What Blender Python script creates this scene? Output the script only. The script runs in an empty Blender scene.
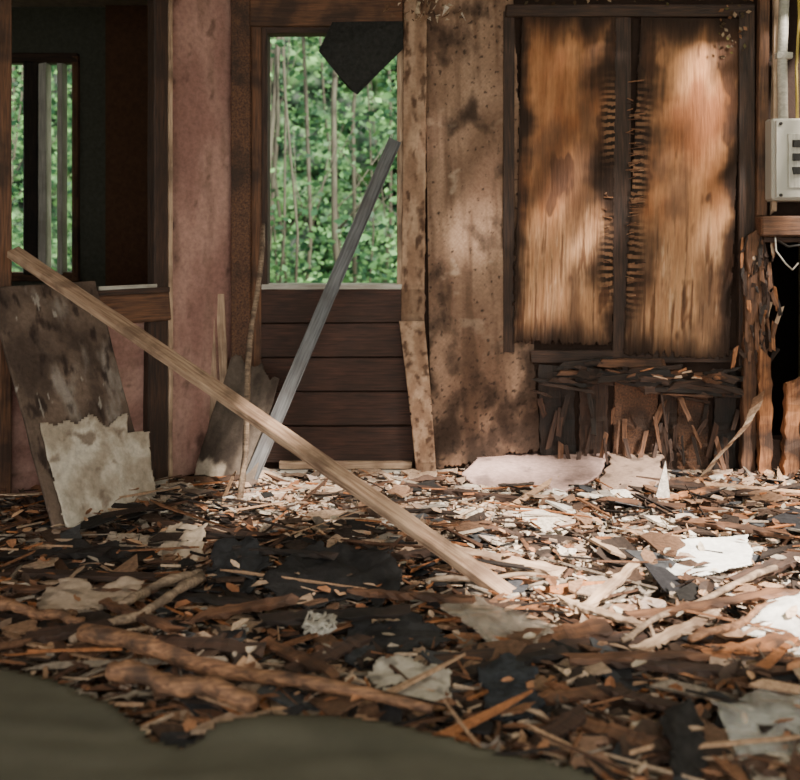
import bpy, math, random
from mathutils import Vector, Matrix, noise
R = random.Random(7)
H, HOR, F = 1.225, 220.0, 1000.0
BY = 4.9
LD = Vector((-0.5, 0.6, -0.9))   # direction sunlight travels

def lin(c, ds=.08):
    o = []
    g = c[0]*.3+c[1]*.58+c[2]*.12
    for x in c[:3]:
        x = (x*(1-ds)+g*ds)/255.0
        o.append(x/12.92 if x <= .04045 else ((x+.055)/1.055)**2.4)
    return o
def mixc(a, b, t):
    t = max(0, min(1, t)); return [a[i]*(1-t)+b[i]*t for i in range(3)]
def sm(a, b, x):
    if a == b: return 0
    t = max(0, min(1, (x-a)/(b-a))); return t*t*(3-2*t)
def P(px, py, d): return Vector(((px-400)/F*d, d, H-(py-HOR)/F*d))
def BW(px, py, off=0.0): 
    p = P(px, py, BY); return Vector((p.x, BY-off, p.z))
def FL(px, py, z=0.0):
    d = (H-z)*F/(py-HOR); return P(px, py, d)
LN = Vector((0.75, -0.837, 0)).normalized()
def LW(px, py, off=0.0):
    k = (px-400)/F; t = (4.9*k+0.823)/(0.75*k-0.837)
    d = 4.9-0.75*t
    return P(px, py, d)+LN*off
def fr(x, y, z=0, o=4): return noise.fractal(Vector((x, y, z)), 1.0, 2.0, o)

# ---------- materials ----------
def newmat(name):
    m = bpy.data.materials.new(name); m.use_nodes = True
    nt = m.node_tree; b = nt.nodes['Principled BSDF']
    return m, nt, b
def vcmat(name, rough=.85, scale=60, lo=.65, hi=1.25, bump=.4, stretch=(1,1,1), spec=.3, metal=0, transl=0, alpha=1, bd=.01):
    m, nt, b = newmat(name); n = nt.nodes; l = nt.links
    at = n.new('ShaderNodeAttribute'); at.attribute_name = 'Col'
    tc = n.new('ShaderNodeTexCoord'); mp = n.new('ShaderNodeMapping'); mp.inputs['Scale'].default_value = stretch
    nz = n.new('ShaderNodeTexNoise'); nz.inputs['Scale'].default_value = scale; nz.inputs['Detail'].default_value = 6
    nz.inputs['Roughness'].default_value = .65
    mr = n.new('ShaderNodeMapRange'); mr.inputs[1].default_value = .3; mr.inputs[2].default_value = .7
    mr.inputs[3].default_value = lo; mr.inputs[4].default_value = hi
    vm = n.new('ShaderNodeVectorMath'); vm.operation = 'SCALE'
    l.new(tc.outputs['Object'], mp.inputs[0]); l.new(mp.outputs[0], nz.inputs['Vector'])
    l.new(nz.outputs[0], mr.inputs[0]); l.new(at.outputs['Color'], vm.inputs[0]); l.new(mr.outputs[0], vm.inputs['Scale'])
    l.new(vm.outputs[0], b.inputs['Base Color'])
    bp = n.new('ShaderNodeBump'); bp.inputs['Strength'].default_value = bump; bp.inputs['Distance'].default_value = bd
    l.new(nz.outputs[0], bp.inputs['Height']); l.new(bp.outputs[0], b.inputs['Normal'])
    b.inputs['Roughness'].default_value = rough; b.inputs['Specular IOR Level'].default_value = spec
    b.inputs['Metallic'].default_value = metal; b.inputs['Alpha'].default_value = alpha
    if transl:
        tr = n.new('ShaderNodeBsdfTranslucent'); ms = n.new('ShaderNodeMixShader'); ms.inputs[0].default_value = transl
        l.new(vm.outputs[0], tr.inputs[0]); l.new(b.outputs[0], ms.inputs[1]); l.new(tr.outputs[0], ms.inputs[2])
        l.new(ms.outputs[0], n['Material Output'].inputs[0])
    return m
def wood(name, c1, c2, scale=8, stretch=(1, 14, 14), rough=.75, bump=.5, dirt=.5, dcol=(40, 26, 18), ds=6):
    m, nt, b = newmat(name); n = nt.nodes; l = nt.links
    tc = n.new('ShaderNodeTexCoord'); mp = n.new('ShaderNodeMapping'); mp.inputs['Scale'].default_value = stretch
    nz = n.new('ShaderNodeTexNoise'); nz.inputs['Scale'].default_value = scale; nz.inputs['Detail'].default_value = 8
    nz.inputs['Distortion'].default_value = .3
    cr = n.new('ShaderNodeValToRGB'); cr.color_ramp.elements[0].position = .32; cr.color_ramp.elements[1].position = .68
    cr.color_ramp.elements[0].color = (*lin(c1), 1); cr.color_ramp.elements[1].color = (*lin(c2), 1)
    n2 = n.new('ShaderNodeTexNoise'); n2.inputs['Scale'].default_value = ds; n2.inputs['Detail'].default_value = 9
    c2r = n.new('ShaderNodeValToRGB'); c2r.color_ramp.elements[0].position = .46; c2r.color_ramp.elements[1].position = .64
    c2r.color_ramp.elements[0].color = (0, 0, 0, 1); c2r.color_ramp.elements[1].color = (dirt, dirt, dirt, 1)
    mx = n.new('ShaderNodeMix'); mx.data_type = 'RGBA'; mx.inputs[7].default_value = (*lin(dcol), 1)
    l.new(tc.outputs['Object'], mp.inputs[0]); l.new(mp.outputs[0], nz.inputs['Vector']); l.new(tc.outputs['Object'], n2.inputs['Vector'])
    l.new(nz.outputs[0], cr.inputs[0]); l.new(n2.outputs[0], c2r.inputs[0])
    l.new(c2r.outputs[0], mx.inputs[0]); l.new(cr.outputs[0], mx.inputs[6]); l.new(mx.outputs[2], b.inputs['Base Color'])
    bp = n.new('ShaderNodeBump'); bp.inputs['Strength'].default_value = bump; bp.inputs['Distance'].default_value = .006
    l.new(nz.outputs[0], bp.inputs['Height']); l.new(bp.outputs[0], b.inputs['Normal'])
    b.inputs['Roughness'].default_value = rough
    return m
V14 = (14, 14, 1)
M_dark = wood('dark_wood', (36, 24, 18), (76, 50, 36))
M_char = wood('charred_wood', (24, 17, 13), (52, 36, 27), dirt=.7, dcol=(12, 10, 8))
M_brown = wood('brown_wood', (74, 46, 31), (124, 82, 54), dirt=.75)
M_brownv = wood('brown_wood_v', (62, 38, 26), (116, 76, 50), stretch=V14, dirt=.75)
M_pale = wood('pale_wood', (152, 120, 94), (204, 172, 142), dirt=.7, dcol=(86, 62, 48))
M_board = wood('weathered_board', (134, 100, 76), (190, 156, 126), dirt=.6, dcol=(86, 60, 45), ds=11)
M_orange = wood('rotten_orange', (116, 68, 38), (180, 116, 70), dirt=.9, dcol=(38, 25, 18))
M_plank = wood('window_planks', (42, 24, 18), (78, 47, 34), stretch=(1, 14, 14))
M_bark = wood('bark', (40, 40, 30), (74, 74, 56), stretch=(10, 10, 1))
M_stick = wood('stick_wood', (110, 88, 70), (166, 140, 114), dirt=.7, dcol=(60, 44, 34), ds=20)
M_branch = wood('branch_wood', (88, 56, 38), (164, 116, 80), dirt=.8, dcol=(50, 34, 25), ds=16, bump=.9)
M_metal = wood('galvanised_metal', (74, 73, 74), (112, 111, 111), rough=.5, bump=.1, dirt=.5, dcol=(70, 60, 54))
M_metal.node_tree.nodes['Principled BSDF'].inputs['Metallic'].default_value = .2
M_white = wood('aged_white_paint', (166, 160, 148), (206, 200, 188), rough=.5, bump=.1, dirt=.5, dcol=(120, 108, 90))
M_vc = vcmat('aged_surface', .9, 45, .76, 1.18, .4)
M_ply = vcmat('peeling_plywood', .85, 8, .74, 1.18, .55, (14, 14, 1))
M_debris = vcmat('debris_pieces', .85, 70, .5, 1.28, .6, spec=.3)
M_leaf = vcmat('dead_leaves', .75, 50, .55, 1.28, .4, spec=.35)
M_green = vcmat('green_leaves', .6, 10, .7, 1.3, .0, transl=.5)
M_floor = vcmat('dirty_floor', .95, 30, .5, 1.3, .8, bd=.02)
M_tar = vcmat('tar_paper', .8, 50, .55, 1.4, .6, spec=.25)
M_blur = vcmat('foreground_blur', .8, 8, .85, 1.12, .1, spec=.2)
M_plastic = vcmat('clear_plastic', .25, 20, .9, 1.1, .3, alpha=.45, spec=.6)
M_ceil = vcmat('ceiling_board', .9, 20, .7, 1.2, .2)

# ---------- mesh helpers ----------
def link(o, parent=None):
    bpy.context.scene.collection.objects.link(o)
    if parent:
        o.parent = parent
    return o
def empty(name):
    e = bpy.data.objects.new(name, None); e.empty_display_size = .1; return link(e)
class MB:
    def __init__(s): s.v = []; s.f = []; s.c = []
    def add(s, vs, fs, col):
        b = len(s.v); s.v += [tuple(v) for v in vs]
        for f in fs: s.f.append(tuple(i+b for i in f)); s.c.append(col)
    def box(s, a, b, col):
        x0, y0, z0 = a; x1, y1, z1 = b
        vs = [(x0,y0,z0),(x1,y0,z0),(x1,y1,z0),(x0,y1,z0),(x0,y0,z1),(x1,y0,z1),(x1,y1,z1),(x0,y1,z1)]
        s.add(vs, [(0,3,2,1),(4,5,6,7),(0,1,5,4),(1,2,6,5),(2,3,7,6),(3,0,4,7)], col)
    def prism(s, pts, ext, col, side=None):
        n = len(pts); vs = [Vector(p) for p in pts]+[Vector(p)+ext for p in pts]
        s.add(vs, [tuple(range(n)), tuple(reversed(range(n, 2*n)))], col)
        b = len(s.v)-2*n
        for i in range(n):
            j = (i+1) % n
            s.f.append((b+i, b+n+i, b+n+j, b+j)); s.c.append(side or col)
    def obj(s, name, mat, parent=None, smooth=False):
        me = bpy.data.meshes.new(name); me.from_pydata(s.v, [], s.f)
        a = me.color_attributes.new('Col', 'FLOAT_COLOR', 'CORNER')
        buf = []
        for f, c in zip(s.f, s.c): buf += [c[0], c[1], c[2], 1.0]*len(f)
        a.data.foreach_set('color', buf)
        me.materials.append(mat)
        if smooth: me.polygons.foreach_set('use_smooth', [True]*len(me.polygons))
        me.update()
        return link(bpy.data.objects.new(name, me), parent)

def beam(name, p0, p1, w, t, mat, up=Vector((0, -1, 0)), parent=None, rag=.0, seg=10, twist=0, bow=0, taper=1.0):
    """board from p0 to p1: width w, thickness t along 'up'"""
    p0, p1 = Vector(p0), Vector(p1); L = (p1-p0).length; X = (p1-p0).normalized()
    Z = (up-X*up.dot(X)).normalized(); Y = Z.cross(X)
    M = Matrix((X, Y, Z)).transposed().to_4x4(); M.translation = p0
    vs = []; fs = []
    for i in range(seg+1):
        x = L*i/seg; k = 1+(taper-1)*i/seg
        for (sy, sz) in ((-1,-1),(1,-1),(1,1),(-1,1)):
            e = 0
            if rag and i in (0, seg): e = R.uniform(-rag, rag)*3
            vs.append((x+e, sy*w/2*k+R.uniform(-rag, rag)*.4, sz*t/2+R.uniform(-rag, rag)*.2+bow*math.sin(math.pi*i/seg)))
    for i in range(seg):
        a = i*4
        for j in range(4):
            k = (j+1) % 4; fs.append((a+j, a+4+j, a+4+k, a+k))
    fs.append((0, 1, 2, 3)); a = seg*4; fs.append((a+3, a+2, a+1, a))
    me = bpy.data.meshes.new(name); me.from_pydata(vs, [], fs); me.materials.append(mat)
    o = bpy.data.objects.new(name, me); link(o, parent); o.matrix_world = M
    bv = o.modifiers.new('bevel', 'BEVEL'); bv.width = min(w, t)*.08; bv.limit_method = 'ANGLE'; bv.segments = 1
    return o
def wbox(name, a, b, mat, parent=None):
    """box with the long axis kept as local x grain"""
    a, b = Vector(a), Vector(b); c = (a+b)/2; d = b-a
    ax = max(range(3), key=lambda i: abs(d[i]))
    if ax == 0: return beam(name, (a.x,c.y,c.z), (b.x,c.y,c.z), abs(d.z), abs(d.y), mat, Vector((0,-1,0)), parent, .002)
    if ax == 2: return beam(name, (c.x,c.y,a.z), (c.x,c.y,b.z), abs(d.x), abs(d.y), mat, Vector((0,-1,0)), parent, .002)
    return beam(name, (c.x,a.y,c.z), (c.x,b.y,c.z), abs(d.x), abs(d.z), mat, Vector((0,0,1)), parent, .002)
def tube(name, pts, rad, mat, parent=None, sides=8, col=None, jit=0):
    vs = []; fs = []; n = len(pts); pts = [Vector(p) for p in pts]
    if not hasattr(rad, '__len__'): rad = [rad]*n
    for i, p in enumerate(pts):
        d = (pts[min(i+1, n-1)]-pts[max(i-1, 0)]).normalized()
        u = d.cross(Vector((0, 0, 1)) if abs(d.z) < .9 else Vector((1, 0, 0))).normalized(); w = d.cross(u)
        for k in range(sides):
            a = 2*math.pi*k/sides; r = rad[i]*(1+R.uniform(-jit, jit))
            vs.append(p+u*math.cos(a)*r+w*math.sin(a)*r)
    for i in range(n-1):
        for k in range(sides):
            k2 = (k+1) % sides
            fs.append((i*sides+k, i*sides+k2, (i+1)*sides+k2, (i+1)*sides+k))
    fs.append(tuple(range(sides))[::-1]); fs.append(tuple((n-1)*sides+k for k in range(sides)))
    me = bpy.data.meshes.new(name); me.from_pydata([tuple(v) for v in vs], [], fs); me.materials.append(mat)
    me.polygons.foreach_set('use_smooth', [True]*len(me.polygons))
    return link(bpy.data.objects.new(name, me), parent)
def inpoly(x, y, poly):
    c = False; j = len(poly)-1
    for i in range(len(poly)):
        xi, yi = poly[i]; xj, yj = poly[j]
        if (yi > y) != (yj > y) and x < (xj-xi)*(y-yi)/(yj-yi)+xi: c = not c
        j = i
    return c
def panel(name, q, nu, nv, colf, mat, disp=None, keep=None, thick=.01, parent=None):
    """q: bottom-left, bottom-right, top-right, top-left. colf(u,v)->rgb255"""
    a, b, c, d = [Vector(p) for p in q]
    N = (b-a).cross(d-a).normalized()
    vs = []; cols = []; fs = []
    for j in range(nv+1):
        v = j/nv
        for i in range(nu+1):
            u = i/nu
            p = a*(1-u)*(1-v)+b*u*(1-v)+c*u*v+d*(1-u)*v
            if disp: p = p+N*disp(u, v)
            vs.append(tuple(p)); cols += lin(colf(u, v))+[1.0]
    for j in range(nv):
        for i in range(nu):
            if keep and not keep((i+.5)/nu, (j+.5)/nv): continue
            k = j*(nu+1)+i; fs.append((k, k+1, k+nu+2, k+nu+1))
    me = bpy.data.meshes.new(name); me.from_pydata(vs, [], fs)
    at = me.color_attributes.new('Col', 'FLOAT_COLOR', 'POINT'); at.data.foreach_set('color', cols)
    me.materials.append(mat); me.polygons.foreach_set('use_smooth', [True]*len(me.polygons))
    o = link(bpy.data.objects.new(name, me), parent)
    s = o.modifiers.new('solid', 'SOLIDIFY'); s.thickness = thick; s.offset = -1
    return o

# ---------- ground, floor ----------
def edge(x, y):
    return .12+.88*sm(4.85, 4.0, y)
def gh(x, y):
    return .005+.055*max(0, fr(x*1.3, y*1.3, 3, 3)+.35)*edge(x, y) + .03*sm(3.2, 2.3, y)
def pxpy(x, y, z=0): return 400+x/y*F, HOR+(H-z)/y*F
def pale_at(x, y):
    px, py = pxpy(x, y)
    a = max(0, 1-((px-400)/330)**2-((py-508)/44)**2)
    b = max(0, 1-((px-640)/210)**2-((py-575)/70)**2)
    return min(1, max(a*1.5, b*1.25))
nu, nv = 300, 230
x0, x1, y0, y1 = -4.0, 3.2, .9, 4.9
vs = []; cols = []; fs = []
for j in range(nv+1):
    for i in range(nu+1):
        x = x0+(x1-x0)*i/nu; y = y0+(y1-y0)*j/nv
        z = gh(x, y)+.012*fr(x*11, y*11, 1, 6)*edge(x, y)
        vs.append((x, y, z))
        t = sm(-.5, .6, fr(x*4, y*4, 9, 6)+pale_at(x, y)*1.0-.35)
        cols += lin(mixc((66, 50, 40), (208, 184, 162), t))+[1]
for j in range(nv):
    for i in range(nu):
        k = j*(nu+1)+i; fs.append((k, k+1, k+nu+2, k+nu+1))
me = bpy.data.meshes.new('floor'); me.from_pydata(vs, [], fs)
at = me.color_attributes.new('Col', 'FLOAT_COLOR', 'POINT'); at.data.foreach_set('color', cols)
me.materials.append(M_floor); me.polygons.foreach_set('use_smooth', [True]*len(me.polygons))
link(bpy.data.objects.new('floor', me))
g = MB(); g.box((-14, -4, -.25), (14, 24, -.12), lin((70, 74, 40)))
g.box((-4, 4.9, -.12), (-.9, 5.6, .0), lin((50, 36, 28)))
g.obj('forest_ground', M_floor)

# ---------- back wall ----------
DK = lin((46, 30, 22)); 
mb = MB(); T = .1
def bslab(pxa, pxb, pya, pyb, col=DK, y=BY, t=T):
    a = BW(pxa, pyb); b = BW(pxb, pya)
    mb.box((a.x, y, a.z), (b.x, y+t, b.z), col)
CT = -26  # top of walls in image pixel rows, projected onto the back wall
bslab(226, 264, CT, 470); bslab(264, 400, CT, 28); bslab(264, 400, 286, 470); bslab(400, 768, CT, 470)
bslab(768, 815, CT, 236); bslab(768, 815, 440, 470); bslab(815, 1053, CT, 470)
mb.obj('wall_back', M_vc)
# dark box added behind the right opening so that it reads black
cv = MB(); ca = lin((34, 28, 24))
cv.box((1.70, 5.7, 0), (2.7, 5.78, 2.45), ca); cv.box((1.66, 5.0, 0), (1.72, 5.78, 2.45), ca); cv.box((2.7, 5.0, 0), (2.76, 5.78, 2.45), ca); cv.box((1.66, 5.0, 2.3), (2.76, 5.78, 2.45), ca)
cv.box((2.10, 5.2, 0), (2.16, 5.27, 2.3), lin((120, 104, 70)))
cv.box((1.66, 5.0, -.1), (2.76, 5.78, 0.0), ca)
cv.obj('dark_backing_box', M_vc)
# header + corner boards + trim
wt = empty('trim_1')
wbox('header', BW(236, 28, .005), BW(402, -20, .05), M_brown, wt)
wbox('corner_post', BW(233, 468, .0), BW(252, -20, .06), M_brownv, wt)
wbox('corner_edge', BW(252, 468, .0), BW(262, 20, .03), M_brown, wt)
# window
win = empty('window_1')
wbox('jamb_a', BW(261, 287, -.08), BW(268, 26, .02), M_dark, win)
wbox('jamb_b', BW(397, 287, -.08), BW(403, 26, .02), M_pale, win)
wbox('head', BW(266, 34, -.08), BW(400, 26, .02), M_dark, win)
wbox('sill', BW(262, 289, -.08), BW(402, 284, .035), M_white, win)
# planks below
pl = empty('window_plank_siding')
ys = [289, 323, 357, 391, 425, 462]
for i in range(5):
    beam('plank_%d' % i, BW(251, (ys[i]+ys[i+1])/2, .014+.004*(i % 2)), BW(414, (ys[i]+ys[i+1])/2+R.uniform(-1, 1), .014+.004*(i % 2)), (ys[i+1]-ys[i]-1.5)*.0049, .02, M_plank, parent=pl, rag=.002)
bb = empty('baseboard_back')
wbox('board_1', BW(272, 474, .05), BW(412, 467, .10), M_white, bb)
wbox('board_2', BW(280, 466, .03), BW(411, 459, .06), M_pale, bb)
# pale post right of window, bent lower sheet
def c_post(u, v):
    n = fr(u*2, v*8, 2); m = fr(u*3, v*22, 5, 5)
    c = mixc((146, 112, 88), (186, 152, 124), sm(-.5, .5, n))
    c = mixc(c, (80, 56, 42), .85*sm(.1, .7, m+.3*fr(u*4, v*5, 8)))
    if v < .12: c = mixc(c, (80, 56, 40), .4)
    return c
panel('window_post_casing', [BW(401, 330, .03), BW(424, 330, .03), BW(427, -20, .03), BW(404, -20, .03)], 16, 200, c_post, M_vc, thick=.03, disp=lambda u, v: .004*fr(u*6, v*30))
def k_fl(u, v): return abs(u-.5) < .5-.06*abs(fr(1, v*20, 4))
panel('bent_wall_trim', [BW(417, 476, .10), BW(436, 476, .08), BW(424, 320, .04), BW(399, 320, .05)], 18, 100, c_post, M_vc, keep=k_fl, thick=.012, disp=lambda u, v: .02*math.sin(v*3))

# wallpaper
def c_paper(u, v):
    x = u*.55; z = v*2.4
    n = fr(x*2.5, z*1.6, 12); s = fr(x*6, z*5, 4, 7); st = fr(x*12, z*1.5, 6)
    c = mixc((128, 97, 77), (178, 143, 117), sm(-.5, .5, n))
    if (int(u*46)+int(v*200)) % 2 == 0: c = mixc(c, (116, 87, 70), .12)
    c = mixc(c, (88, 64, 49), .6*sm(-.1, .7, st))
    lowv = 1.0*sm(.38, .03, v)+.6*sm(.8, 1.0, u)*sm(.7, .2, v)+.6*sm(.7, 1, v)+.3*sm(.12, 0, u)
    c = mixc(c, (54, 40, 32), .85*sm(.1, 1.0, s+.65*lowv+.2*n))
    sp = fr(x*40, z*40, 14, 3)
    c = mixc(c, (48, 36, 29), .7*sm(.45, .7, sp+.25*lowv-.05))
    c = mixc(c, (204, 182, 158), .5*sm(.3, .6, fr(x*5, z*8, 31))*sm(.35, .1, abs(v-.5)))
    return c
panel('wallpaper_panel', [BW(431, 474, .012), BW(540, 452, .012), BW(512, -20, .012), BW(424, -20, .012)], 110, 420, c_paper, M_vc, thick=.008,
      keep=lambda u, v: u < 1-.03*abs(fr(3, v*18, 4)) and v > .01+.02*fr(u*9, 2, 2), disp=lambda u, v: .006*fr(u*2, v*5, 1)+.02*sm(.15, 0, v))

# plywood doors / boards
pd = empty('rotten_plywood_panels')
def mk_ply(seed, inner):
    def col(u, v):
        x = u*.45; z = v*1.65
        f = fr(x*55, z*3.0, seed, 5); f2 = fr(x*18, z*2.5, seed+3); bl = fr(x*4, z*2.2, seed+7, 6)
        c = mixc((146, 88, 52), (204, 142, 94), sm(-.6, .6, bl+.25*f2))
        low = sm(.5+.12*fr(x*20, 3, seed), .3, v)
        c = mixc(c, (216, 168, 126), low*(.5+.5*sm(-.2, .4, f)))
        c = mixc(c, (92, 54, 33), sm(.05, .5, f)*(.15+.6*low))
        c = mixc(c, (226, 188, 152), sm(.5, .75, fr(x*50, z*5, seed+20))*.6*low)
        wst = sm(.05, .6, fr(x*5, z*1.6, seed+60, 6)+.2*f2+.3*sm(.75, 1, v))
        c = mixc(c, (84, 58, 42), wst*.6)
        ui = u if inner == 'L' else 1-u
        e = min(u, 1-u)*.45; ev = min(v, 1-v)*1.65
        ed = sm(.08, .0, e+.05*fr(x*3, z*5, seed+2)+.02*f)
        ed = max(ed, sm(.14, .0, ui*.45+.10*fr(x*3, z*4, seed+5)+.03*f)*sm(.1, .3, v))
        ed = max(ed, sm(.20, .0, ev+.07*fr(x*8, z*2, seed+9)+.04*f2))
        c = mixc(c, (40, 26, 19), ed*.93)
        rid = sm(.2, .05, ui)*sm(.1, .25, v)*sm(.85, .7, v)*sm(-.3, .1, fr(2, z*2, seed))
        if rid > .05:
            c = mixc(c, (146, 104, 74) if math.sin(z*190+4*fr(x*6, z*4)) > 0 else (36, 25, 18), rid)
        sc = sm(.38, .6, fr(x*9, z*3, seed+40))
        return mixc(c, (76, 48, 33), sc*.7)
    def disp(u, v):
        x = u*.45; z = v*1.65
        return .002*fr(x*60, z*3, seed)+.008*fr(x*4, z*2, seed+1)+.012*sm(.5, .2, v)*abs(fr(x*40, z*1.5, seed))
    def keep(u, v):
        return v > .02+.03*abs(fr(u*14, 1, seed)) and .015 < u+.012*fr(1, v*30, seed) and u < .99-.02*abs(fr(4, v*16, seed+3))
    return col, disp, keep
c1, d1, k1 = mk_ply(11, 'R'); c2, d2, k2 = mk_ply(57, 'L')
panel('plywood_left', [BW(511, 350, .03), BW(612, 352, .03), BW(616, 14, .03), BW(520, 14, .03)], 110, 380, c1, M_ply, d1, k1, .012, pd)
panel('plywood_right', [BW(620, 362, .03), BW(728, 366, .03), BW(742, 20, .03), BW(638, 18, .03)], 110, 380, c2, M_ply, d2, k2, .012, pd)
fm = empty('trim_2')
wbox('stile_left', BW(503, 352, .0), BW(514, 12, .02), M_dark, fm)
wbox('mid_batten', BW(612, 358, .0), BW(630, 16, .022), M_dark, fm)
wbox('stile_right', BW(736, 370, .0), BW(752, 12, .045), M_dark, fm)
wbox('top_rail', BW(505, 18, .0), BW(752, 6, .04), M_dark, fm)
wbox('bottom_rail', BW(530, 362, .0), BW(735, 350, .022), M_dark, fm)
rd = MB()
for i in range(64):
    z = R.uniform(80, 300); x = R.choice([(626, 636), (628, 643), (602, 610)])
    if x[0] == 602 and z < 190: z += 110
    a = BW(x[0]+R.uniform(-2, 2), z, .036); b = BW(x[1]+R.uniform(-6, 2), z+R.uniform(-3, 3), .036+R.uniform(0, .006))
    h = R.uniform(.003, .008)
    rd.prism([a, b, b+Vector((0, 0, h)), a+Vector((0, 0, h*.5))], Vector((0, .008, 0)), lin(R.choice([(130, 88, 60), (100, 66, 46), (150, 110, 82), (60, 40, 30)])))
rd.obj('veneer_ridges', M_debris, pd)
# rotten lower section
rl = empty('rotten_wall_framing')
for i, (xa, xb, ya, yb, m) in enumerate([(540, 575, 368, 470, M_char), (578, 606, 378, 472, M_dark), (612, 655, 366, 470, M_brownv), (660, 676, 392, 472, M_dark), (676, 706, 384, 472, M_brownv), (712, 734, 372, 470, M_char)]):
    beam('stud_board_%d' % i, BW((xa+xb)/2, yb, .012), BW((xa+xb)/2+R.uniform(-3, 3), ya, .012), (xb-xa)*.0049, .02, m, parent=rl, rag=.012, seg=20)
for i in range(60):
    xa = R.uniform(528, 715); y = 376+R.gauss(0, 6)+7*math.sin(xa*.04); L = R.uniform(10, 70)
    sl_ = R.uniform(-6, 9)
    beam('rotten_rail_%d' % i, BW(xa, y, R.uniform(.03, .12)), BW(min(742, xa+L), y+sl_, R.uniform(.03, .12)), R.uniform(.008, .04), R.uniform(.008, .03), R.choice([M_char, M_char, M_char, M_dark, M_dark, M_brown]), parent=rl, rag=.011, seg=6)
for i in range(12):
    xa = R.uniform(600, 730); y = 370+R.gauss(0, 3)
    beam('rail_crumb_%d' % i, BW(xa, y, .14), BW(xa+R.uniform(4, 18), y+R.uniform(-3, 3), .14), R.uniform(.004, .012), .008, R.choice([M_orange, M_brown, M_pale]), parent=rl, rag=.005, seg=3)
for i in range(46):
    xa = R.uniform(535, 740); y = R.uniform(385, 470)
    beam('rotten_shred_%d' % i, BW(xa, y, R.uniform(.03, .10)), BW(xa+R.uniform(-10, 10), y+R.uniform(15, 40), R.uniform(.03, .12)), R.uniform(.006, .03), .006, R.choice([M_char, M_dark, M_dark, M_brown]), parent=rl, rag=.007, seg=4)
# right posts
rp = empty('broken_wall_studs')
beam('stud_a', BW(742, 492, .06), BW(748, 232, .06), .065, .05, M_brown, parent=rp, rag=.014, seg=30)
beam('stud_b', BW(757, 488, .10), BW(757, 350, .10), .06, .04, M_orange, parent=rp, rag=.016, seg=18)
beam('stud_c', BW(776, 492, .16), BW(782, 372, .13), .07, .05, M_orange, parent=rp, rag=.024, seg=18)
beam('stud_d', BW(793, 490, .04), BW(793, 410, .04), .04, .04, M_brown, parent=rp, rag=.01)
beam('post_upper', BW(757, 216, .05), BW(760, -20, .05), .05, .04, M_brown, parent=rp, rag=.004)
beam('post_upper_pale', BW(768, 214, .07), BW(771, -20, .07), .026, .03, M_pale, parent=rp, rag=.005)
for i in range(100):
    x = R.gauss(752, 9); y = R.uniform(232, 350)
    beam('splinter_%d' % i, BW(x, y, R.uniform(.06, .10)), BW(x+R.uniform(-6, 6), y+R.uniform(6, 26), R.uniform(.06, .11)), R.uniform(.005, .022), .008, R.choice([M_orange, M_char, M_dark, M_dark, M_brown, M_brown, M_pale]), parent=rp, rag=.008, seg=3)
sh = empty('wall_shelf')
wbox('plate', BW(752, 236, 0), BW(860, 216, .14), M_brown, sh)
wbox('plate_under', BW(756, 242, 0), BW(860, 237, .10), M_dark, sh)
# electrical box
eb = empty('electrical_box')
ebm, nt, b = newmat('box_paint'); b.inputs['Base Color'].default_value = (*lin((180, 174, 162)), 1); b.inputs['Roughness'].default_value = .4
bk, nt, b = newmat('dark_slot'); b.inputs['Base Color'].default_value = (*lin((40, 36, 32)), 1)
DX = -8
a = BW(768+DX, 202, .16); b2 = BW(838+DX, 121, .03)
o = wbox('case', a, b2, ebm, eb)
wbox('door', BW(771+DX, 199, .175), BW(835+DX, 124, .16), ebm, eb)
wbox('cover_frame', BW(782+DX, 188, .183), BW(826+DX, 136, .175), M_white, eb)
for i in range(3):
    wbox('breaker_%d' % i, BW(786+DX, 150+i*13, .195), BW(794+DX, 143+i*13, .183), bk, eb)
    wbox('slot_%d' % i, BW(797+DX, 150+i*13, .186), BW(806+DX, 144+i*13, .183), ebm, eb)
for xx, yy in ((775, 127), (775, 196), (831, 127)):
    tube('screw', [BW(xx+DX, yy, .175), BW(xx+DX, yy, .182)], .008, bk, eb)
cd = empty('electrical_conduit')
tube('pipe', [BW(776, 122, .09), BW(775, 60, .09), BW(778, -20, .09)], .024, M_white, cd, 12)
wbox('strap', BW(768, 62, .118), BW(784, 56, .03), M_white, cd)
yw, nt, b = newmat('yellow_cable'); b.inputs['Base Color'].default_value = (*lin((170, 144, 56)), 1)
tube('cable', [BW(790, 122, .09), BW(789, 70, .09), BW(792, 20, .09), BW(790, -20, .09)], .007, yw, cd)
tube('cable_2', [BW(797, 122, .1), BW(795, 60, .1), BW(798, -20, .1)], .007, yw, cd)
wc = empty('loose_wires')
tube('wire', [BW(766, 236, .12), BW(764, 250, .16), BW(770, 262, .2), BW(778, 268, .18), BW(786, 262, .15)], .004, M_white, wc, 6)
tube('wire_2', [BW(768, 240, .12), BW(776, 246, .16), BW(790, 243, .2), BW(806, 240, .15)], .006, bk, wc, 6)
# dangling torn strip
ts = MB(); pts = []
for i in range(15):
    t = i/14; px = 746-84*t**1.1; py = 388+88*t+12*math.sin(t*3.14)
    pts.append(BW(px, py, .18+.12*t+.03*math.sin(t*9)))
for i in range(14):
    w = .034*(1-.3*i/14)*(1+.2*math.sin(i*2.3)); a, b = pts[i], pts[i+1]; up = Vector((.9, -.25, .75)).normalized()
    ts.prism([a-up*w, b-up*w, b+up*w, a+up*w], Vector((0, .006, 0)), lin(mixc((120, 86, 62), (200, 176, 150), (i*7 % 5)/5)))
ts.obj('peeled_veneer_strip', M_debris)
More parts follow.
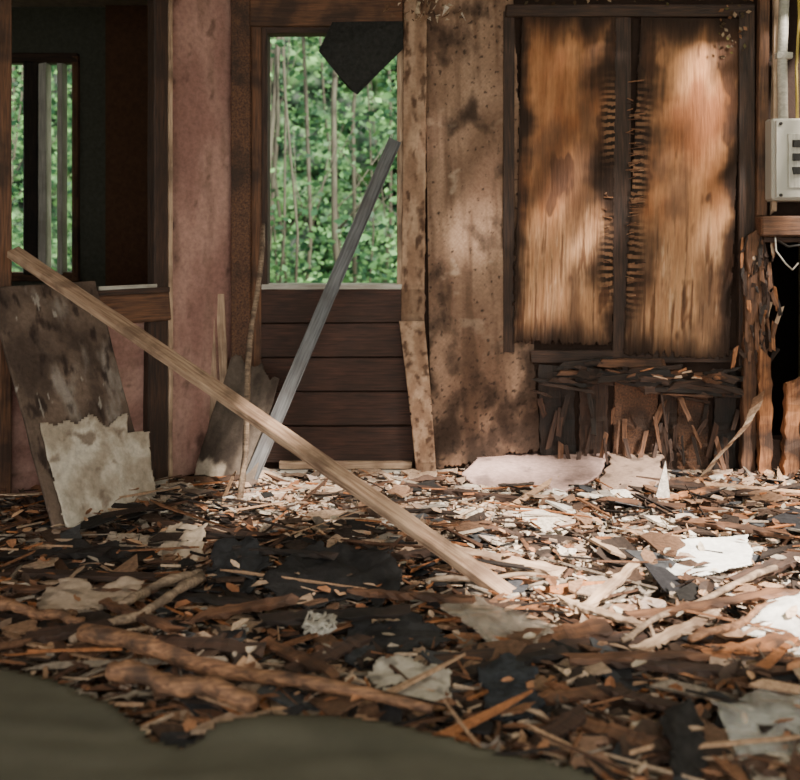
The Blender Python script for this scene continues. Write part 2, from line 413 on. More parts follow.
# hanging dark sheet in window
hs = MB(); poly = [(333, 24), (403, 24), (403, 52), (384, 70), (358, 97), (349, 90), (336, 74), (320, 54)]
hs.prism([BW(x, y, .05+.02*((x+y) % 3)) for x, y in poly], Vector((0, .006, 0)), lin((42, 42, 40))); hs.obj('hanging_tar_paper', M_tar)
# torn insulation at the top
ti = MB()
for i in range(110):
    x = R.gauss(425, 16); y = R.uniform(-14, 24); s = R.uniform(.008, .03); p = BW(x, y, R.uniform(.05, .14))
    ti.prism([p+Vector((R.uniform(-s, s), R.uniform(-.01, .01), R.uniform(-s, s))) for _ in range(3)], Vector((.002, .006, 0)), lin(R.choice([(190, 168, 140), (150, 120, 94), (210, 196, 178), (110, 80, 60)])))
ti.obj('torn_insulation', M_debris)
# leaf debris along the top right
iv = MB()
for i in range(300):
    x = R.uniform(505, 770); y = -8+abs(R.gauss(0, 6)); 
    if R.random() < .10: x = R.uniform(715, 745); y = R.uniform(0, 60)
    s = R.uniform(.006, .016); p = BW(x, y, R.uniform(.03, .12)); a = R.uniform(0, 6.3)
    u = Vector((math.cos(a), R.uniform(-.5, .5), math.sin(a)))*s; w = Vector((-math.sin(a), R.uniform(-.5, .5), math.cos(a)))*s*.6
    iv.add([p-u, p+w, p+u, p-w], [(0, 1, 2, 3)], lin(R.choice([(100, 92, 50), (180, 150, 120), (150, 104, 72), (90, 74, 50), (80, 60, 40)])))
iv.obj('ivy_leaves', M_green)

# ---------- left wall ----------
def lpoly(mbx, px, py, off, t, col):
    (xa, xb), (ya, yb) = px, py
    mbx.prism([LWm(xa, yb, off), LWm(xb, yb, off), LWm(xb, ya, off), LWm(xa, ya, off)], -LN*t, col)
def LWm(px, z, off=0):
    p = LW(px, 220, off); p.z = z; return p
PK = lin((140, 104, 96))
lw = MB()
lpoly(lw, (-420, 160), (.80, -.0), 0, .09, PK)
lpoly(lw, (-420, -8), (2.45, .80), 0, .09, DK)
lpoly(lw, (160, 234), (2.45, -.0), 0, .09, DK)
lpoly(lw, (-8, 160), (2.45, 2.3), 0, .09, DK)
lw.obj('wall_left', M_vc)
def c_pink(u, v):
    n = fr(u*2, v*5, 3); s = fr(u*5, v*20, 8, 6); st = fr(u*4, v*6, 5, 5)
    c = mixc((154, 112, 101), (184, 142, 128), sm(-.5, .5, n+.3*st))
    c = mixc(c, (120, 90, 78), .45*sm(.1, .7, st))
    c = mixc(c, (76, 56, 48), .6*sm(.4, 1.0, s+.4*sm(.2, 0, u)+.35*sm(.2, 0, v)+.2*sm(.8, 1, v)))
    return c
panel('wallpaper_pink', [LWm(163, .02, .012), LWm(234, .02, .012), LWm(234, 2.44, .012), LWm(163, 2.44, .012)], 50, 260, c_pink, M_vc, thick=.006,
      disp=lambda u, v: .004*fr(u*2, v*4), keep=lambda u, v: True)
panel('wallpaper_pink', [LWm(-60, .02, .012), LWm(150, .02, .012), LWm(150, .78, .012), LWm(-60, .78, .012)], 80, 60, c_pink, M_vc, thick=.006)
lf = empty('window_2')
def lbeam(name, pa, za, pb, zb, w, t, mat, off, par, rag=.003):
    return beam(name, LWm(pa, za, off), LWm(pb, zb, off), w, t, mat, LN, par, rag)
lbeam('post', 155, 0, 155, 2.44, .075, .07, M_dark, .03, lf)
lbeam('post_edge', 163, .0, 163, 2.44, .02, .05, M_pale, .05, lf)
lbeam('stud_low', 148, 0, 150, .8, .07, .06, M_dark, .03, lf)
lbeam('post_left', 0, 0, 0, 2.44, .05, .09, M_brown, .02, lf)
lbeam('sill_beam', -60, .83, 162, .83, .13, .07, M_brown, .045, lf)
lbeam('sill_top', -60, .905, 160, .905, .025, .13, M_dark, .02, lf)
lbeam('header', -8, 2.36, 160, 2.36, .12, .08, M_brown, .02, lf)
beam('paint_stick', LWm(92, .925, .06), LWm(150, .925, .06), .018, .018, M_white, parent=lf)
# adjoining room
ar = MB()
Y2 = 5.75
def A2(px, py, y=Y2): return P(px, py, y)
wa, wb = A2(-60, 275), A2(76, 60)
def rb(a, b, col): ar.box(a, b, col)
DT = lin((80, 80, 70)); BR = lin((92, 62, 44))
rb((-4, Y2, 0), (wa.x, Y2+.1, 2.45), DT)
rb((wa.x, Y2, 0), (wb.x, Y2+.1, wa.z), DT)
rb((wa.x, Y2, wb.z), (wb.x, Y2+.1, 2.45), DT)
rb((wb.x, Y2, 0), (A2(108, 0).x, Y2+.1, 2.45), DT)
rb((A2(108, 0).x, Y2-.05, 0), (-1.0, Y2+.1, 2.45), BR)
rb((-1.06, 4.98, 0), (-.96, Y2, 2.45), BR)
rb((-4.1, 1.2, 0), (-4, Y2+.1, 2.45), DT)
ar.obj('wall_adjoining_room', M_vc)
w3 = empty('window_3')
def fb(n, xa, ya, xb, yb, m, dy=.04): wbox(n, P(xa, yb, Y2)+Vector((0, -dy, 0)), P(xb, ya, Y2)+Vector((0, .04, 0)), m, w3)
fb('frame_l', -64, 56, -54, 280, M_dark); fb('frame_r', 74, 56, 80, 280, M_brown); fb('frame_t', -60, 54, 80, 64, M_dark)
fb('frame_b', -60, 272, 80, 281, M_brown); fb('mullion', 26, 62, 40, 274, M_char, .05); fb('sash', 41, 64, 49, 274, M_white, .05); fb('sash_2', 60, 64, 65, 274, M_white, .05)

# ---------- right side wall, ceiling ----------
rw = MB(); rw.box((3.2, .9, 0), (3.3, 5.0, 2.45), lin((150, 126, 104))); rw.obj('wall_right', M_vc)
ce = MB(); cc = lin((180, 164, 146))
hx0, hx1, hy0, hy1 = .55, 3.3, .9, 4.62  # opening and overhang of the out-of-view ceiling, shaped to place sun and shade
ce.box((-4.1, -.3, 2.45), (hx0, 5.9, 2.5), cc); ce.box((hx1, -.3, 2.45), (3.4, 5.1, 2.5), cc)
ce.box((hx0, -.3, 2.45), (hx1, hy0, 2.5), cc); ce.box((hx0, hy1, 2.45), (hx1, 5.1, 2.5), cc)
ce.obj('ceiling', M_ceil)
jo = empty('ceiling_joists')
for i in range(4):
    x = .95+i*.62
    wbox('joist_%d' % i, (x-.02, hy0, 2.5), (x+.02, hy1, 2.62), M_brown, jo)

# unseen leaves added over the ceiling opening, thinned to shape the sun dapples
of = MB(); cnt = 0
for i in range(30000):
    x = R.uniform(.3, 4.4); y = R.uniform(.0, 4.9); z = R.uniform(2.75, 3.6)
    t = z/.9; fx = x-.5*t; fy = y+.6*t
    if fy > BY:
        t2 = (BY-y)/.6; wx = x-.5*t2; wz = z-.9*t2
        Lt = .42
        if wx > 1.75: Lt = .8
        if wz < .75: Lt = .10
        nn = fr(wx*3, wz*3, 7, 2)*.3
    else:
        Lt = .25
        e = ((fx-1.05)/.95)**2+((fy-3.35)/.6)**2
        if e < 1: Lt = 1.0
        elif fy > 3.8: Lt = .62
        elif fy < 2.75: Lt = .15 if fx < .5 else .42
        nn = fr(fx*3.2, fy*3.2, 5, 2)*.8
    if nn*.9+.5 < Lt: continue
    s = R.uniform(.05, .09); a = R.uniform(0, 6.3); p = Vector((x, y, z))
    u = Vector((math.cos(a), math.sin(a), R.uniform(-.4, .4)))*s; w = Vector((-math.sin(a), math.cos(a), R.uniform(-.4, .4)))*s*.6
    of.add([p-u, p+w, p+u, p-w], [(0, 1, 2, 3)], lin(R.choice([(120, 140, 80), (130, 150, 90), (100, 120, 70)]))); cnt += 1
    if cnt > 6500: break
of.obj('sun_mask_leaves', M_green)

# ---------- forest ----------
fo = MB()
for i in range(90000):
    y = 8.2+R.random()**.8*7; x = R.uniform(-1.05*y*.62, .45*y) if R.random() < .9 else R.uniform(-9, 8)
    z = R.uniform(-.1, 5.6)
    if fr(x*1.3, z*1.3, y*.6, 4) < -.05: continue
    s = R.uniform(.02, .055); a = R.uniform(0, 6.3)
    u = Vector((math.cos(a), R.uniform(-.6, .6), math.sin(a)*.7))*s; w = Vector((-math.sin(a), R.uniform(-.6, .6), math.cos(a)))*s*.55
    p = Vector((x, y, z))
    k = R.random()**1.3; c = mixc((26, 62, 40), (116, 164, 98), k)
    fo.add([p-u, p+w, p+u, p-w], [(0, 1, 2, 3)], lin(c, 0))
fo.obj('forest_foliage', M_green)
ft = empty('forest_trees')
for i in range(90):
    y = R.uniform(9, 14); x = R.uniform(-.62*y, .45*y); r = R.choice([.012, .014, .018, .028])*R.uniform(.8, 1.2)
    lean = R.uniform(-.4, .4); pts = [(x+lean*t/5+.06*math.sin(t*2+i), y+.05*math.cos(t*2), -.2+t*6.5/5) for t in range(6)]
    tube('trunk_%d' % i, pts, [r*(1-.08*k) for k in range(6)], M_bark, ft, 8)
    for k in range(3):
        q = Vector(pts[R.randint(1, 4)]); dx = R.uniform(-1, 1)
        tube('branch_%d_%d' % (i, k), [q, q+Vector((dx*.5, .1, .4)), q+Vector((dx, .1, 1.0))], [r*.4, r*.3, r*.15], M_bark, ft, 5)
def c_for(u, v):
    n = fr(u*30, v*12, 3, 6); k = fr(u*90, v*34, 8, 5)
    return mixc((10, 32, 20), (104, 150, 88), sm(-.3, .6, n*.6+k*.7))
panel('forest_backdrop_hedge', [(-14, 17, -.3), (12, 17, -.3), (12, 17.6, 9), (-14, 17.6, 9)], 420, 150, c_for, M_green, disp=lambda u, v: .6*fr(u*20, v*8), thick=.05)

# ---------- leaning objects ----------
def c_lean(u, v):
    n = fr(u*3, v*5, 3, 5); s = fr(u*9, v*9, 9, 6)
    c = mixc((74, 59, 50), (114, 94, 80), sm(-.5, .5, n))
    c = mixc(c, (152, 142, 132), .75*sm(.25, .7, fr(u*4, v*3, 14, 5)+.45*sm(.45, .2, abs(v-.45))*sm(.2, .7, u)-.15))
    c = mixc(c, (44, 32, 27), .8*sm(.2, .7, s))
    c = mixc(c, (170, 162, 150), .8*sm(.62, .7, fr(u*3+v*9, v*2-u*14, 5, 5)))
    return c
bl, br = FL(60, 550, .03), FL(156, 512, .03)
tr_ = LW(88, 280, .07); tl = LW(-22, 286, .12)
panel('leaning_fibreboard', [bl, br, tr_, tl], 90, 120, c_lean, M_vc, thick=.014, disp=lambda u, v: .006*fr(u*3, v*3))
def c_tp(u, v):
    n = fr(u*4, v*4, 3, 5)
    c = mixc((166, 150, 130), (204, 192, 174), sm(-.4, .5, n))
    return mixc(c, (114, 94, 78), .75*sm(.3, .7, fr(u*6, v*6, 21, 5)))
nrm = (br-bl).cross(tl-bl).normalized()
def LP(u, v, o): return bl*(1-u)*(1-v)+br*u*(1-v)+tr_*u*v+tl*(1-u)*v+nrm*o
panel('torn_plaster_sheet', [LP(.04, .0, .016), LP(1.0, -.0, .016), LP(1.16, .43, .03), LP(.06, .50, .016)], 90, 70, c_tp, M_vc, thick=.006,
      keep=lambda u, v: v < .86+.16*fr(u*3, 1, 3, 2)-.14*(u > .78) and u > .03+.04*fr(v*3, 2, 2, 2) and u < .98+.03*fr(v*3, 7, 2, 2), disp=lambda u, v: .008*fr(u*5, v*5)+.03*sm(.8, 1, v))
panel('leaning_cardboard', [FL(192, 478, .02), FL(250, 488, .02), P(280, 372, 4.72), P(236, 350, 4.8)], 60, 70, lambda u, v: mixc(mixc((68, 57, 49), (98, 85, 74), sm(-.5, .5, fr(u*3, v*3, 6))), (180, 164, 144), sm(.55, .5, u)*sm(.18, .12, v+.05*fr(u*7, v*7))), M_vc, thick=.006,
      keep=lambda u, v: v < .95+.1*fr(u*3, 0, 5) and u+.3*v > .04, disp=lambda u, v: .012*math.sin(u*4+v*2)+.008*fr(u*3, v*3))
sl = empty('leaning_slats')
beam('slat_1', FL(214, 478, .0)+Vector((0, .05, 0)), P(209, 295, 4.83), .045, .012, M_pale, parent=sl, rag=.002)
beam('slat_2', FL(226, 478, .0)+Vector((0, .06, 0)), P(220, 294, 4.84), .04, .012, M_pale, parent=sl, rag=.002)
pts = []
a, b = FL(238, 510, .02), P(262, 224, 4.78)
for i in range(12):
    t = i/11; pts.append(a.lerp(b, t)+Vector((.010*math.sin(t*9), .01*math.cos(t*7), 0)))
tube('leaning_stick', pts, [.015-.004*i/11 for i in range(12)], M_stick, jit=.12)
# metal channel
mc = empty('metal_channel'); a, b = FL(246, 490, .0), P(395, 140, 4.83)
beam('web', a, b, .062, .004, M_metal, Vector((.2, -1, .3)), mc, seg=4)
X = (b-a).normalized(); Z = (Vector((.2, -1, .3))-X*Vector((.2, -1, .3)).dot(X)).normalized(); Yv = Z.cross(X)
for s in (-1, 1):
    beam('flange', a+Yv*.03*s+Z*.012, b+Yv*.03*s+Z*.012, .004, .026, M_metal, Vector((.2, -1, .3)), mc, seg=4)
# long diagonal board
beam('fallen_board', P(516, 600, 3.09), P(13, 252, 4.02), .062, .03, M_board, Vector((.3, -.45, .9)), None, .003, seg=40, bow=.012)

# ---------- floor debris ----------
BLUR = [(-140, 640), (0, 664), (60, 682), (110, 706), (150, 738), (180, 746), (215, 724), (270, 714), (322, 714), (420, 730), (520, 750), (590, 775), (640, 830), (-140, 830)]  # outline of the blurred dark foreground, laid out as a floor sheet
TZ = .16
blur_xy = [(FL(x, y, TZ).x, FL(x, y, TZ).y) for x, y in BLUR]
def place(mbx, shape, x, y, z, yaw, tilt, tilt2, col, faces):
    M = Matrix.Translation((x, y, z)) @ Matrix.Rotation(yaw, 4, 'Z') @ Matrix.Rotation(tilt, 4, 'X') @ Matrix.Rotation(tilt2, 4, 'Y')
    mbx.add([M @ Vector(p) for p in shape], faces, col)
def rxy():
    y = R.uniform(1.9, 4.8); x = R.uniform(-.47*y-.2, .47*y+.2); return x, y
def inroom(x, y):
    return (Vector((x, y, 0))-Vector((-.823, 4.9, 0))).dot(LN) > .08 and not inpoly(x, y+.04, blur_xy)
def zr(x, y, a, b): return gh(x, y)+R.uniform(a, b)*edge(x, y)
LEAF = [(178, 122, 84), (150, 96, 62), (200, 154, 116), (126, 84, 58), (214, 182, 152), (94, 66, 50), (168, 138, 112), (72, 54, 43), (190, 172, 150), (156, 142, 126)]
lv = MB()
for i in range(17000):
    x, y = rxy()
    if not inroom(x, y): continue
    pa = pale_at(x, y)
    if R.random() < pa*.72: continue
    if R.random() < .65*sm(-.1, .35, fr(x*2.5, y*2.5, 40)): continue
    L = R.uniform(.008, .036); W = L*R.uniform(.25, .7); cz = R.uniform(-.5, .9)*W
    sh_ = [(-L, 0, 0), (-L*.4, W*R.uniform(.6, 1.2), cz), (L*.5, W*R.uniform(.5, 1), cz), (L, 0, L*R.uniform(-.1, .3)), (L*.5, -W*R.uniform(.5, 1), cz), (-L*.4, -W, cz), (0, 0, 0)]
    c = lin(mixc(R.choice(LEAF), (50, 36, 28), R.uniform(0, .55)))
    place(lv, sh_, x, y, zr(x, y, .005, .05), R.uniform(0, 6.3), R.uniform(-.6, .6), R.uniform(-.6, .6), c, [(0, 6, 1), (1, 6, 2), (2, 6, 3), (3, 6, 4), (4, 6, 5), (5, 6, 0)])
for i in range(1000):
    x, y = rxy()
    if y > 4.1 or not inroom(x, y): continue
    L = R.uniform(.010, .034); W = L*R.uniform(.3, .6); cz = R.uniform(0, .6)*W
    sh_ = [(-L, 0, 0), (-L*.4, W, cz), (L*.5, W*.8, cz), (L, 0, L*.1), (L*.5, -W*.7, cz), (-L*.4, -W, cz), (0, 0, 0)]
    place(lv, sh_, x, y, gh(x, y)+R.uniform(.05, .10), R.uniform(0, 6.3), R.uniform(-.3, .3), R.uniform(-.3, .3), lin(R.choice(LEAF)), [(0, 6, 1), (1, 6, 2), (2, 6, 3), (3, 6, 4), (4, 6, 5), (5, 6, 0)])
lv.obj('dead_leaf_litter', M_leaf)
def curl(mbx, x, y, z, L, W, cur, roll, yaw, t1, t2, col):
    n = 7; sh_ = []; fs_ = []
    for k in range(n+1):
        t = k/n-.5; w = W*(1-.6*abs(t)*2*R.uniform(.0, 1.4)); zz = cur*(t*t*4-.3)+R.uniform(-.002, .002)
        sh_ += [(t*L+R.uniform(-.008, .008), -w*R.uniform(.5, 1.1), zz+roll*w), (t*L+R.uniform(-.01, .01), 0, zz), (t*L+R.uniform(-.008, .008), w*R.uniform(.5, 1.1), zz+roll*w)]
    for k in range(n):
        a = k*3; fs_ += [(a, a+3, a+4, a+1), (a+1, a+4, a+5, a+2)]
    place(mbx, sh_, x, y, z, yaw, t1, t2, col, fs_)
cs = MB()
for i in range(1800):
    x, y = rxy()
    if not inroom(x, y): continue
    if R.random() < pale_at(x, y)*.6: continue
    L = R.uniform(.05, .20); W = R.uniform(.006, .03)
    curl(cs, x, y, zr(x, y, .03, .065), L, W, R.uniform(-.01, .025), R.uniform(-.5, .9), R.gauss(0, .8)+(R.random() < .25)*1.6, R.uniform(-.4, .4), R.uniform(-.12, .12),
         lin(mixc(R.choice(LEAF), (44, 32, 26), R.uniform(0, .9))))
cs.obj('bark_strips', M_leaf)
SPL = [(142, 96, 66), (88, 60, 44), (54, 40, 32), (178, 140, 108), (42, 33, 28), (198, 168, 140), (110, 76, 55), (138, 122, 106), (166, 104, 62), (36, 28, 24)]
def splinter(mbx, x, y, L, W, T, yaw, tilt, z, col):
    e = [R.uniform(-.2, .2)*L for _ in range(4)]
    k = R.uniform(.15, 1)
    s = [(-L/2+e[0], -W/2, 0), (L/2+e[1], -W/2*k, 0), (L/2+e[2], W/2*k, 0), (-L/2+e[3], W/2, 0)]
    s = s+[(a, b, T) for a, b, _ in s]
    place(mbx, s, x, y, z, yaw, R.uniform(-.4, .4), tilt, col, [(0,3,2,1),(4,5,6,7),(0,1,5,4),(1,2,6,5),(2,3,7,6),(3,0,4,7)])
sp = MB()
for i in range(4200):
    x, y = rxy()
    if not inroom(x, y): continue
    if R.random() < pale_at(x, y)*.55: continue
    q = R.random()
    L = R.uniform(.02, .12) if q < .78 else R.uniform(.15, .5)
    W = R.uniform(.002, .010) if q < .90 else R.uniform(.015, .04)
    splinter(sp, x, y, L, W, R.uniform(.003, .009), R.gauss(0, .7)+(R.random() < .3)*1.5, R.uniform(-.12, .12), zr(x, y, .01, .075), lin(R.choice(SPL)))
sp.obj('wood_splinters', M_debris)
def chunk(mbx, x, y, r, T, z, col, side=None, tilt=.25, asp=1):
    n = R.randint(5, 9); a0 = R.uniform(0, 6.3); s = []
    for k in range(n):
        a = 2*math.pi*k/n+R.uniform(-.3, .3); rr = r*R.uniform(.5, 1.2); s.append(Vector((math.cos(a)*rr*asp, math.sin(a)*rr, 0)))
    M = Matrix.Translation((x, y, z)) @ Matrix.Rotation(a0, 4, 'Z') @ Matrix.Rotation(R.uniform(-tilt, tilt), 4, 'X') @ Matrix.Rotation(R.uniform(-tilt, tilt), 4, 'Y')
    e = (M.to_3x3() @ Vector((0, 0, T)))
    mbx.prism([M @ p for p in s][::-1], e, col, side or col)
pf = MB()
for i in range(6800):
    x, y = rxy()
    if not inroom(x, y): continue
    pa = pale_at(x, y)
    if R.random() > .22+pa: continue
    q = R.random()
    r = R.uniform(.003, .018) if q < .86 else R.uniform(.02, .06) if q < .985 else R.uniform(.07, .11)
    chunk(pf, x, y, r, R.uniform(.003, .010), zr(x, y, .005, .055), lin(R.choice([(206, 190, 170), (184, 164, 144), (224, 214, 200), (170, 142, 120), (200, 174, 156), (148, 136, 124)])), asp=R.uniform(1, 1.8))
pf.obj('plaster_fragments', M_debris)
bf = MB()
for i in range(420):
    x, y = rxy()
    if not inroom(x, y): continue
    if R.random() < pale_at(x, y)*.5: continue
    chunk(bf, x, y, R.uniform(.02, .075), R.uniform(.004, .010), zr(x, y, .03, .07), lin(R.choice([(108, 78, 58), (148, 112, 86), (78, 58, 46), (176, 146, 120), (52, 40, 33)])), asp=R.uniform(1.2, 2.6), tilt=.3)
bf.obj('fibreboard_fragments', M_debris)
tf = MB()
for i in range(760):
    x, y = rxy()
    if not inroom(x, y): continue
    if R.random() < pale_at(x, y)*.8: continue
    r = R.uniform(.012, .04) if R.random() < .75 else R.uniform(.04, .085)
    chunk(tf, x, y, r, .004, zr(x, y, .02, .07), lin(R.choice([(46, 44, 46), (58, 58, 61), (36, 33, 31), (72, 72, 74)])), asp=R.uniform(1, 2))
tf.obj('shingle_fragments', M_tar)

def sheet(name, poly, col, mat, z=.07, tilt=(0, 0), thick=.006, wr=.012, seed=1, var=.2, je=.03):
    """irregular crumpled sheet lying on the floor; poly in image pixels, projected onto the floor at height z"""
    pts = [FL(x, y, z) for x, y in poly]
    xs = [p.x for p in pts]; yy = [p.y for p in pts]
    xa, xb, ya, yb = min(xs), max(xs), min(yy), max(yy)
    pl = [(p.x, p.y) for p in pts]; st = max(.006, (xb-xa)/110)
    nu = int((xb-xa)/st)+1; nv = int((yb-ya)/st)+1
    return panel(name, [(xa, ya, z), (xb, ya, z), (xb, yb, z), (xa, yb, z)], nu, nv,
        lambda u, v: mixc(col, [c*.55 for c in col], var*3*sm(.1, .6, fr(u*5, v*5, seed, 5))), mat,
        disp=lambda u, v: wr*1.2*fr(u*2.5, v*2.5, seed, 3)+tilt[0]*(u-.5)+tilt[1]*v,
        keep=lambda u, v: inpoly(xa+(xb-xa)*u+je*fr(v*3+u*2, 1, seed, 5), ya+(yb-ya)*v+je*fr(u*3-v, 2, seed, 5), pl), thick=thick)
sheet('plasterboard_slab', [(462, 476), (485, 455), (520, 444), (612, 450), (600, 480), (560, 492), (480, 484)], (190, 156, 146), M_vc, .04, (0.02, .07), .012, .006, 4)
sheet('plasterboard_slab', [(598, 490), (612, 462), (655, 458), (668, 482), (640, 498)], (160, 132, 114), M_vc, .04, (.02, .05), .01, .006, 9)
sheet('white_plastic_sheet', [(655, 572), (668, 545), (748, 540), (752, 566), (700, 576)], (232, 228, 220), M_vc, .10, (0, .02), .004, .006, 2, .05, je=.01)
sheet('white_plastic_sheet', [(742, 628), (770, 604), (840, 596), (840, 660), (790, 650)], (228, 222, 212), M_vc, .11, (.04, .03), .004, .02, 12, .05)
sheet('black_tar_sheet', [(262, 588), (300, 560), (352, 554), (402, 572), (398, 590), (330, 610), (272, 608)], (36, 34, 34), M_tar, .09, (.0, .05), .005, .03, 5, je=.09)
sheet('black_tar_sheet', [(204, 580), (214, 556), (250, 552), (272, 578), (244, 594)], (46, 46, 48), M_tar, .08, (.02, .05), .005, .02, 6, je=.04)
sheet('black_tar_sheet', [(350, 630), (420, 622), (450, 642), (400, 652), (346, 646)], (50, 48, 48), M_tar, .09, (.0, .02), .005, .01, 7, je=.05)
sheet('black_tar_sheet', [(478, 672), (510, 660), (538, 676), (520, 692), (484, 690)], (52, 54, 58), M_tar, .11, (.0, .02), .008, .01, 8, je=.02)
sheet('black_tar_sheet', [(484, 700), (522, 690), (544, 704), (530, 718), (488, 716)], (48, 50, 54), M_tar, .11, (.0, .02), .008, .01, 18, je=.02)
sheet('black_tar_sheet', [(30, 560), (80, 545), (140, 556), (120, 576), (40, 578)], (50, 46, 45), M_tar, .07, (.0, .03), .008, .015, 28, je=.05)
sheet('black_tar_sheet', [(660, 730), (690, 715), (712, 760), (680, 790)], (40, 36, 34), M_tar, .12, (.0, .04), .01, .015, 29, je=.02)
sheet('pale_cardboard_sheet', [(366, 672), (400, 664), (452, 676), (440, 702), (380, 704)], (178, 166, 150), M_vc, .11, (.0, .02), .005, .01, 30, je=.03)
sheet('pale_cardboard_sheet', [(158, 560), (168, 532), (206, 538), (200, 564)], (200, 178, 154), M_vc, .08, (.03, .05), .006, .015, 31)
sheet('pale_cardboard_sheet', [(570, 735), (604, 732), (604, 772), (572, 768)], (146, 110, 88), M_vc, .12, (.0, .0), .01, .004, 34)
sheet('pale_cardboard_sheet', [(100, 548), (112, 536), (150, 540), (146, 552)], (184, 164, 144), M_vc, .07, (.0, .02), .006, .01, 37)
sheet('pale_cardboard_sheet', [(30, 604), (60, 588), (120, 586), (150, 596), (90, 612)], (176, 152, 130), M_vc, .10, (.0, .02), .006, .015, 38, je=.06)
sheet('pale_cardboard_sheet', [(500, 520), (560, 512), (590, 524), (540, 534)], (200, 180, 164), M_vc, .05, (.0, .02), .006, .01, 39, je=.06)
sheet('clear_plastic_sheet', [(712, 712), (760, 700), (850, 690), (850, 800), (760, 800), (738, 760)], (186, 180, 170), M_plastic, .13, (.0, .03), .003, .02, 35)
sheet('clear_plastic_sheet', [(440, 612), (475, 604), (560, 640), (530, 660), (480, 644)], (180, 164, 148), M_plastic, .09, (.0, .03), .003, .02, 36, je=.06)
sheet('foreground_blur', BLUR, (90, 86, 72), M_blur, TZ, (0, 0), .004, .02, 41, .06, je=.02)  # added sheet, its dull tone stands in for the out-of-focus foreground

def log(name, pa, pb, ra, rb, mat, z=.08, bend=.0, za=None, jit=.1):
    a = FL(*pa, z); b = FL(*pb, za if za else z); pts = []
    n = 26; d = (b-a); s = Vector((-d.y, d.x, 0)).normalized()
    sd = R.uniform(0, 50)
    for i in range(n+1):
        t = i/n; pts.append(a.lerp(b, t)+s*(bend*math.sin(math.pi*t)+.02*fr(t*3, sd))+Vector((0, 0, .006*math.sin(t*11))))
    return tube(name, pts, [(ra+(rb-ra)*i/n)*(1+.25*fr(i*.4, sd, 1)) for i in range(n+1)], mat, sides=9, jit=jit)
log('fallen_branch', (84, 632), (432, 706), .025, .011, M_branch, .15, -.02)
log('fallen_branch', (112, 672), (255, 700), .024, .020, M_branch, .17, .01)
log('fallen_branch', (68, 640), (200, 575), .010, .016, M_stick, .13, -.04)
log('fallen_branch', (0, 606), (82, 622), .018, .014, M_branch, .13)
log('fallen_branch', (120, 606), (200, 572), .014, .016, M_stick, .12, .02)
log('fallen_branch', (425, 582), (560, 576), .010, .006, M_stick, .10, .02)
log('fallen_branch', (620, 640), (775, 566), .008, .011, M_stick, .12, .01)
log('fallen_branch', (690, 640), (800, 600), .010, .010, M_branch, .12, .01)
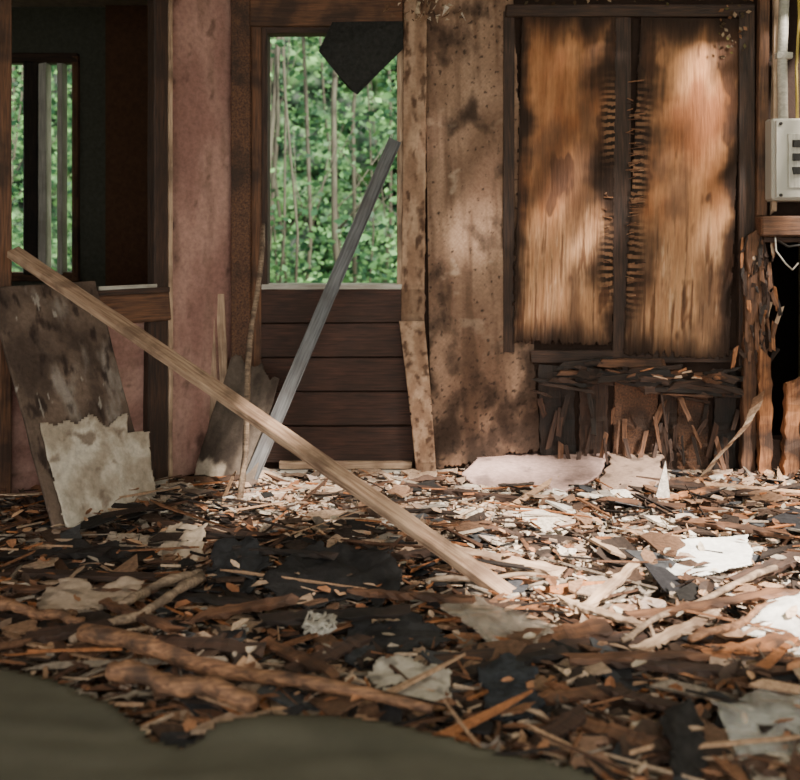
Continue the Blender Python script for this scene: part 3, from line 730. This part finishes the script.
PL = [((0, 572), (165, 578), .06, M_dark), ((10, 588), (150, 590), .05, M_brown), ((440, 664), (640, 640), .05, M_dark), ((520, 640), (600, 628), .07, M_brown),
      ((350, 592), (470, 600), .03, M_brown), ((610, 690), (690, 712), .05, M_dark), ((640, 616), (790, 590), .04, M_brown), ((570, 720), (650, 745), .04, M_brown),
      ((430, 545), (560, 572), .04, M_pale), ((680, 520), (790, 535), .05, M_brown), ((600, 500), (730, 512), .04, M_brown), ((405, 486), (520, 500), .03, M_dark),
      ((150, 640), (260, 650), .05, M_dark), ((560, 660), (700, 655), .035, M_brown), ((540, 740), (580, 715), .05, M_dark), ((160, 524), (260, 536), .035, M_dark),
      ((230, 548), (330, 556), .03, M_char), ((640, 560), (580, 612), .03, M_pale), ((700, 660), (800, 640), .06, M_orange), ((740, 580), (800, 556), .05, M_dark), ((760, 500), (800, 510), .06, M_dark),
      ((100, 600), (180, 632), .03, M_brown), ((260, 640), (330, 672), .03, M_brown), ((20, 640), (100, 626), .04, M_dark), ((300, 668), (360, 640), .04, M_dark),
      ((0, 556), (110, 552), .05, M_char), ((130, 590), (270, 606), .05, M_char), ((260, 620), (400, 612), .04, M_char), ((640, 480), (760, 494), .05, M_dark), ((660, 500), (720, 488), .04, M_orange), ((0, 618), (70, 634), .05, M_char),
      ((440, 680), (560, 652), .035, M_char), ((600, 660), (760, 676), .04, M_dark), ((640, 650), (720, 610), .03, M_pale), ((560, 600), (640, 625), .025, M_pale), ((370, 560), (440, 550), .03, M_dark),
      ((280, 660), (360, 676), .03, M_pale), ((200, 616), (290, 600), .03, M_brown), ((530, 700), (620, 690), .04, M_brown), ((630, 760), (700, 740), .05, M_dark), ((720, 690), (790, 672), .035, M_brown)]
for i, (a, b, w, m) in enumerate(PL):
    f = sm(480, 560, (a[1]+b[1])/2); z = .05+f*R.uniform(.04, .07)
    beam('broken_plank', FL(*a, z), FL(*b, z+R.uniform(-.01, .03)), w, R.uniform(.01, .02), m, Vector((R.uniform(-.2, .2), R.uniform(-.3, .1), 1)), rag=.014, seg=16)
# twine bundle
pts = [FL(320, 629, .15)+Vector((.045*math.sin(t*.9)*math.cos(t*.37), .04*math.cos(t*1.1), .015*math.sin(t*1.7)+.015)) for t in range(60)]
tube('twine_bundle', pts, .004, M_white, sides=6)
wsd = MB(); a = FL(655, 500, .05); wsd.prism([a, a+Vector((.06, -.02, 0)), a+Vector((.05, .02, .16))], Vector((0, .008, 0)), lin((220, 205, 190))); wsd.obj('plaster_shard', M_debris)
tube('paper_cup', [FL(152, 487, .05), FL(153, 487, .05)+Vector((.03, 0, .01)), FL(153, 487, .05)+Vector((.065, 0, .015))], [.022, .026, .03], M_white, sides=14)

# ---------- lights ----------
w = bpy.data.worlds.new('World'); bpy.context.scene.world = w; w.use_nodes = True
bg = w.node_tree.nodes['Background']; bg.inputs[0].default_value = (.90, .90, .84, 1); bg.inputs[1].default_value = 3.2
s = bpy.data.lights.new('sun', 'SUN'); s.energy = 27; s.angle = math.radians(4.5); s.color = (1, .91, .8)
so = bpy.data.objects.new('sun', s); link(so); so.rotation_euler = LD.to_track_quat('-Z', 'Y').to_euler(); so.location = (4, -3, 6)
# ---------- camera ----------
c = bpy.data.cameras.new('camera'); c.sensor_width = 36; c.lens = 45; c.shift_y = -170/800
c.dof.use_dof = True; c.dof.focus_distance = 4.1; c.dof.aperture_fstop = 2.6; c.clip_start = .05
co = bpy.data.objects.new('camera', c); link(co); co.location = (0, 0, H); co.rotation_euler = (math.pi/2, 0, 0)
bpy.context.scene.camera = co
